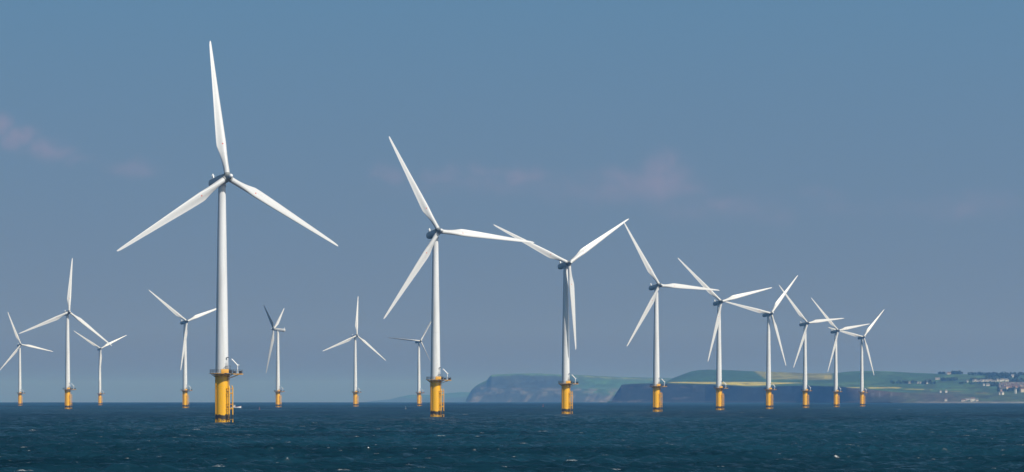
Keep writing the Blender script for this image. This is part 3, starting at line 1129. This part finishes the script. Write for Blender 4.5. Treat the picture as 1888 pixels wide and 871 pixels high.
# swept fin carrying the wind vane at the rear of the roof
fin = [(6.0, 1.45), (7.35, 1.3), (7.2, 2.2), (6.95, 3.1), (6.7, 3.15)]
vs = [(s * .2, y, z) for s in (-1, 1) for y, z in fin]
b.add(vs, [[0, 1, 2, 3, 4], [9, 8, 7, 6, 5]] + [[i, (i + 1) % 5 + 0, (i + 1) % 5 + 5, i + 5] for i in range(5)], 0, False)
b.tube([(-.7, 6.6, 2.5), (.7, 6.6, 2.5)], .06, 6)
ME['vane_fin'] = b.mesh('vane_fin', M_WHITE, 30)

# hub: local frame as nacelle, origin at the rotor centre
b = MB()
prof = [(1.3, 1.55), (1.36, .9), (1.22, -.7), (.98, -1.5), (.62, -2.35), (.56, -2.42)]
hubM = Matrix.Rotation(R(-90), 4, 'X')     # lathe z -> local +y
b.lathe([(r, y) for r, y in prof], 36, M=hubM)
for k in range(3):
    Mk = Matrix.Rotation(R(-120 * k), 4, 'Y')
    b.lathe([(1.02, .4), (1.02, 1.5), (.98, 1.55)], 28, M=Mk)
ME['hub'] = b.mesh('hub', M_HUB, 35)
b = MB()
b.lathe([(.6, -2.3), (.66, -2.6), (.64, -2.9), (.52, -3.15), (.3, -3.3), (.05, -3.34)], 24, M=hubM)
ME['nose_cap'] = b.mesh('nose_cap', M_WHITE, 40)
ME['blade'] = make_blade()


def turbine(px_x, X, D, az, phase, label, cone=-4.0, tilt=TILT, pitch=0.0):
    """one turbine: az = rotor facing, to the right of towards the camera; phase = first blade, counter-clockwise from up"""
    root = bpy.data.objects.new('wind_turbine', None)
    root.empty_display_size = 5
    COL.objects.link(root)
    root.location = (X, D, sea_z(X, D))
    tag(root, label, 'wind turbine', 'wind turbines standing in rows in the sea')
    link('foundation', ME['foundation'], root)
    p = link('platform', ME['platform'], root)
    link('railing', ME['railing'], p); link('edge_beam', ME['edge_beam'], p); link('identity_panel', ME['identity_panel'], p)
    for k in ('box_a', 'box_b', 'box_c'):
        link('equipment_box', ME[k], p)
    t = link('tower', ME['tower'], root)
    link('door', ME['door'], t); link('stairs', ME['stairs'], t)
    bl = link('boat_landing', ME['boat_landing'], root)
    link('ladder', ME['ladder'], bl)
    dc = link('davit_crane', ME['davit_crane'], root)
    link('boom', ME['boom'], dc)
    a, ti = R(az), R(tilt)
    n = Vector((math.sin(a) * math.cos(ti), -math.cos(a) * math.cos(ti), math.sin(ti)))
    right = Vector((math.cos(a), math.sin(a), 0))
    up = n.cross(right).normalized()

    def frame(x, y, z, o):
        return Matrix(((x.x, y.x, z.x, o.x), (x.y, y.y, z.y, o.y), (x.z, y.z, z.z, o.z), (0, 0, 0, 1)))
    H0 = Vector((0, 0, HUB_H))
    C = H0 + n * OVER
    na = link('nacelle', ME['nacelle'], root, frame(right, -n, up, H0))
    link('vane_fin', ME['vane_fin'], na)
    ph = R(phase)
    Xb = right * math.cos(ph) + up * math.sin(ph)
    Zb = up * math.cos(ph) - right * math.sin(ph)
    hu = link('hub', ME['hub'], root, frame(Xb, -n, Zb, C))
    link('nose_cap', ME['nose_cap'], hu)
    for k in range(3):
        q = ph + k * 2 * math.pi / 3
        xb = right * math.cos(q) + up * math.sin(q)
        zb = up * math.cos(q) - right * math.sin(q)
        Mb = frame(xb, -n, zb, C)
        # coning: tips swing towards +n for positive cone
        Mb = Mb @ Matrix.Rotation(R(cone), 4, 'X') @ Matrix.Rotation(R(-pitch), 4, 'Z')
        link('blade', ME['blade'], root, Mb)
    return root


TUR = [
    # near row, left to right
    (409, -94.5, 1023.1, 30.25, 2.5, 'largest and nearest white wind turbine, one blade straight up, on a yellow foundation'),
    (803, -32.9, 1349.6, 23.0, 25.5, 'second largest wind turbine, one blade level right, over the far low headland'),
    (1043, 28.5, 1666.4, 23.5, 63.5, 'wind turbine with shaded tower and wide V of blades, before the high headland'),
    (1207.3, 91.4, 1989.4, 27.0, 27.5, 'wind turbine before the left end of the dark near cliff, a blade level right'),
    (1325.4, 152.6, 2316.0, 22.5, 44.5, 'wind turbine in front of the rounded dark green hill and yellow field'),
    (1416.6, 215.0, 2631.6, 28.0, 76.75, 'wind turbine right of the rounded hill, a blade reaching left to its neighbour\'s nacelle'),
    (1484.3, 276.6, 2964.5, 30.5, 37.0, 'wind turbine in front of the tan fields, third from the right end of its row'),
    (1541, 339.1, 3288.7, 31.5, 40.25, 'next to rightmost wind turbine, standing by the right edge of the tan fields'),
    (1589, 402.5, 3613.0, 24.5, 75.75, 'rightmost and farthest wind turbine of the near row, before green fields'),
    # second row
    (124.5, -366.3, 2588.1, 24.5, 113.0, 'largest of the three wind turbines at the far left, one blade straight up'),
    (341, -301.5, 2895.0, 31.5, 50.5, 'wind turbine just left of the nearest tower, its right blade passing behind that tower'),
    (512.3, -239.6, 3213.5, -101.0, 60.5, 'wind turbine turned the other way, its long nacelle sunlit, right of the nearest tower'),
    (655, -176.6, 3537.7, 28.75, 112.5, 'small wind turbine standing alone between the two largest, one blade up'),
    (772.3, -114.5, 3861.9, 31.0, 85.5, 'small wind turbine partly hidden behind the tower of the second largest'),
    # third row
    (36.5, -643.4, 4105.1, 27.75, 19.0, 'leftmost small wind turbine, a blade tip cut by the photo edge'),
    (184, -581.4, 4429.4, 27.0, 56.0, 'smallest of the three wind turbines at the far left, with blades in a wide V'),
]
for i, (bx, X, D, az, ph, lab) in enumerate(TUR):
    if abs(bx - 512.3) < 1:
        turbine(bx, X, D, az, ph, lab, cone=3.5, tilt=7, pitch=82)
    elif abs(bx - 772.3) < 1:
        turbine(bx, X, D, az, ph, lab, cone=1.0, pitch=62)     # idle, blades feathered
    else:
        turbine(bx, X, D, az, ph, lab)


# ------------------------------------------------------------------ small craft and buoys
def at(px, d):
    x = (px - CX) / FPX * d
    h, dx, dy = wave_field(np.array([x]), np.array([d]), None, False)
    return Vector((x, d, sea_z(x, d)))


def work_boat(px, d, label):
    root = bpy.data.objects.new('work_boat', None); COL.objects.link(root)
    root.location = at(px, d); root.rotation_euler.z = R(6)
    tag(root, label, 'boat')
    red = mat_painted('red_boat_stripe', (.55, .08, .10), (.4, .06, .07), .4, (1, 1, 1), .3)
    # hull stations along x (bow to +x)
    st = [(-4.6, 1.45, .95), (-2, 1.6, .95), (1, 1.55, 1.05), (3, 1.15, 1.25), (4.4, .55, 1.5), (5.2, .06, 1.7)]
    b = MB(); vs, fs = [], []
    for x, w, h in st:
        vs += [(x, -w, h), (x, -w * .92, .45), (x, -w * .55, -.35), (x, 0, -.6), (x, w * .55, -.35), (x, w * .92, .45), (x, w, h)]
    for i in range(len(st) - 1):
        for k in range(6):
            fs.append([i * 7 + k, i * 7 + k + 1, (i + 1) * 7 + k + 1, (i + 1) * 7 + k])
        fs.append([i * 7 + 6, i * 7, (i + 1) * 7, (i + 1) * 7 + 6])
    fs.append(list(range(7)))
    b.add(vs, fs, 0, False)
    link('hull', b.mesh('hull', M_WHITE, 25), root)
    b = MB()
    for s in (-1, 1):
        b.tube([(x, s * (w + .02), h + .02) for x, w, h in st], .09, 6)
    link('gunwale', b.mesh('gunwale', red), root)
    b = MB(); b.box((-1.7, 0, 1.75), (2.6, 2.2, 1.7), bev=.15)
    b.box((-1.7, 0, 2.66), (3.0, 2.4, .12), bev=.04)
    cab = link('cabin', b.mesh('cabin', M_WHITE), root)
    b = MB()
    for s in (-1, 1):
        b.box((-1.7, s * 1.11, 2.0), (1.9, .04, .6))
    b.box((-.39, 0, 2.0), (.04, 1.7, .6))
    link('window', b.mesh('window', H_GLASS), cab)
    b = MB(); b.tube([(-2.6, 0, 2.7), (-2.7, 0, 4.6)], .07, 6); b.tube([(-2.67, -.6, 4.0), (-2.67, .6, 4.0)], .05, 6)
    link('mast', b.mesh('mast', M_WHITE), root)


work_boat(434.5, 2950., 'small white work boat with reddish rail, just right of the nearest turbine\'s boat landing')


def buoy(px, d, c, label, s=1.0):
    root = bpy.data.objects.new('buoy', None); COL.objects.link(root)
    root.location = at(px, d)
    root.scale = (s, s, s)
    tag(root, label, 'buoy')
    m = mat_painted('buoy_paint_' + ('red' if c[1] < .15 else 'grey'), c, tuple(v * .6 for v in c), .5, (1, 1, 1), .4)
    b = MB(); b.lathe([(.3, -.7), (.95, -.4), (1.0, .25), (.8, .5), (.35, .62)], 20)
    link('float', b.mesh('float', m), root)
    b = MB()
    for k in range(4):
        a = k * math.pi / 2 + .4
        b.tube([(.55 * math.cos(a), .55 * math.sin(a), .5), (.16 * math.cos(a), .16 * math.sin(a), 2.2)], .07, 6)
    b.tube([(0, 0, .5), (0, 0, 2.3)], .1, 6)
    link('mast', b.mesh('mast', m), root)
    b = MB(); b.lathe([(.04, 2.2), (.42, 2.25), (.05, 3.0)], 16)
    link('topmark', b.mesh('topmark', m), root)


buoy(478.4, 2420., (.16, .07, .075), 'faint dull red buoy on open water right of the nearest turbine', .75)
buoy(1001.3, 3500., (.18, .07, .07), 'small dull red buoy left of the turbine with the shaded tower', 1.0)
buoy(748.0, 2550., (.14, .17, .18), 'pale grey conical buoy left of the second largest turbine', .8)

# ------------------------------------------------------------------ haze: one closed box of air, sky outside
b = MB()
b.box((0, 14800, 72), (19400, 30600, 208))
me = b.mesh('haze', bpy.data.materials.new('hazy_air'), 10)
mh = me.materials[0]; mh.use_nodes = True
t = NT(mh.node_tree)
pv = t.n('ShaderNodeVolumePrincipled')
HAZE_COL = (.15, .42, 1.0)
pv.inputs['Color'].default_value = HAZE_COL + (1,)
pv.inputs['Density'].default_value = 7.2e-5
pv.inputs['Absorption Color'].default_value = (1, 1, 1, 1)
pv.inputs['Anisotropy'].default_value = 0.13
o_ = t.n('ShaderNodeOutputMaterial')
t.l(pv.outputs[0], o_.inputs['Volume'])
hz = link('haze', me)
tag(hz, 'thin blue sea haze over the whole bay', 'haze', kind='stuff')
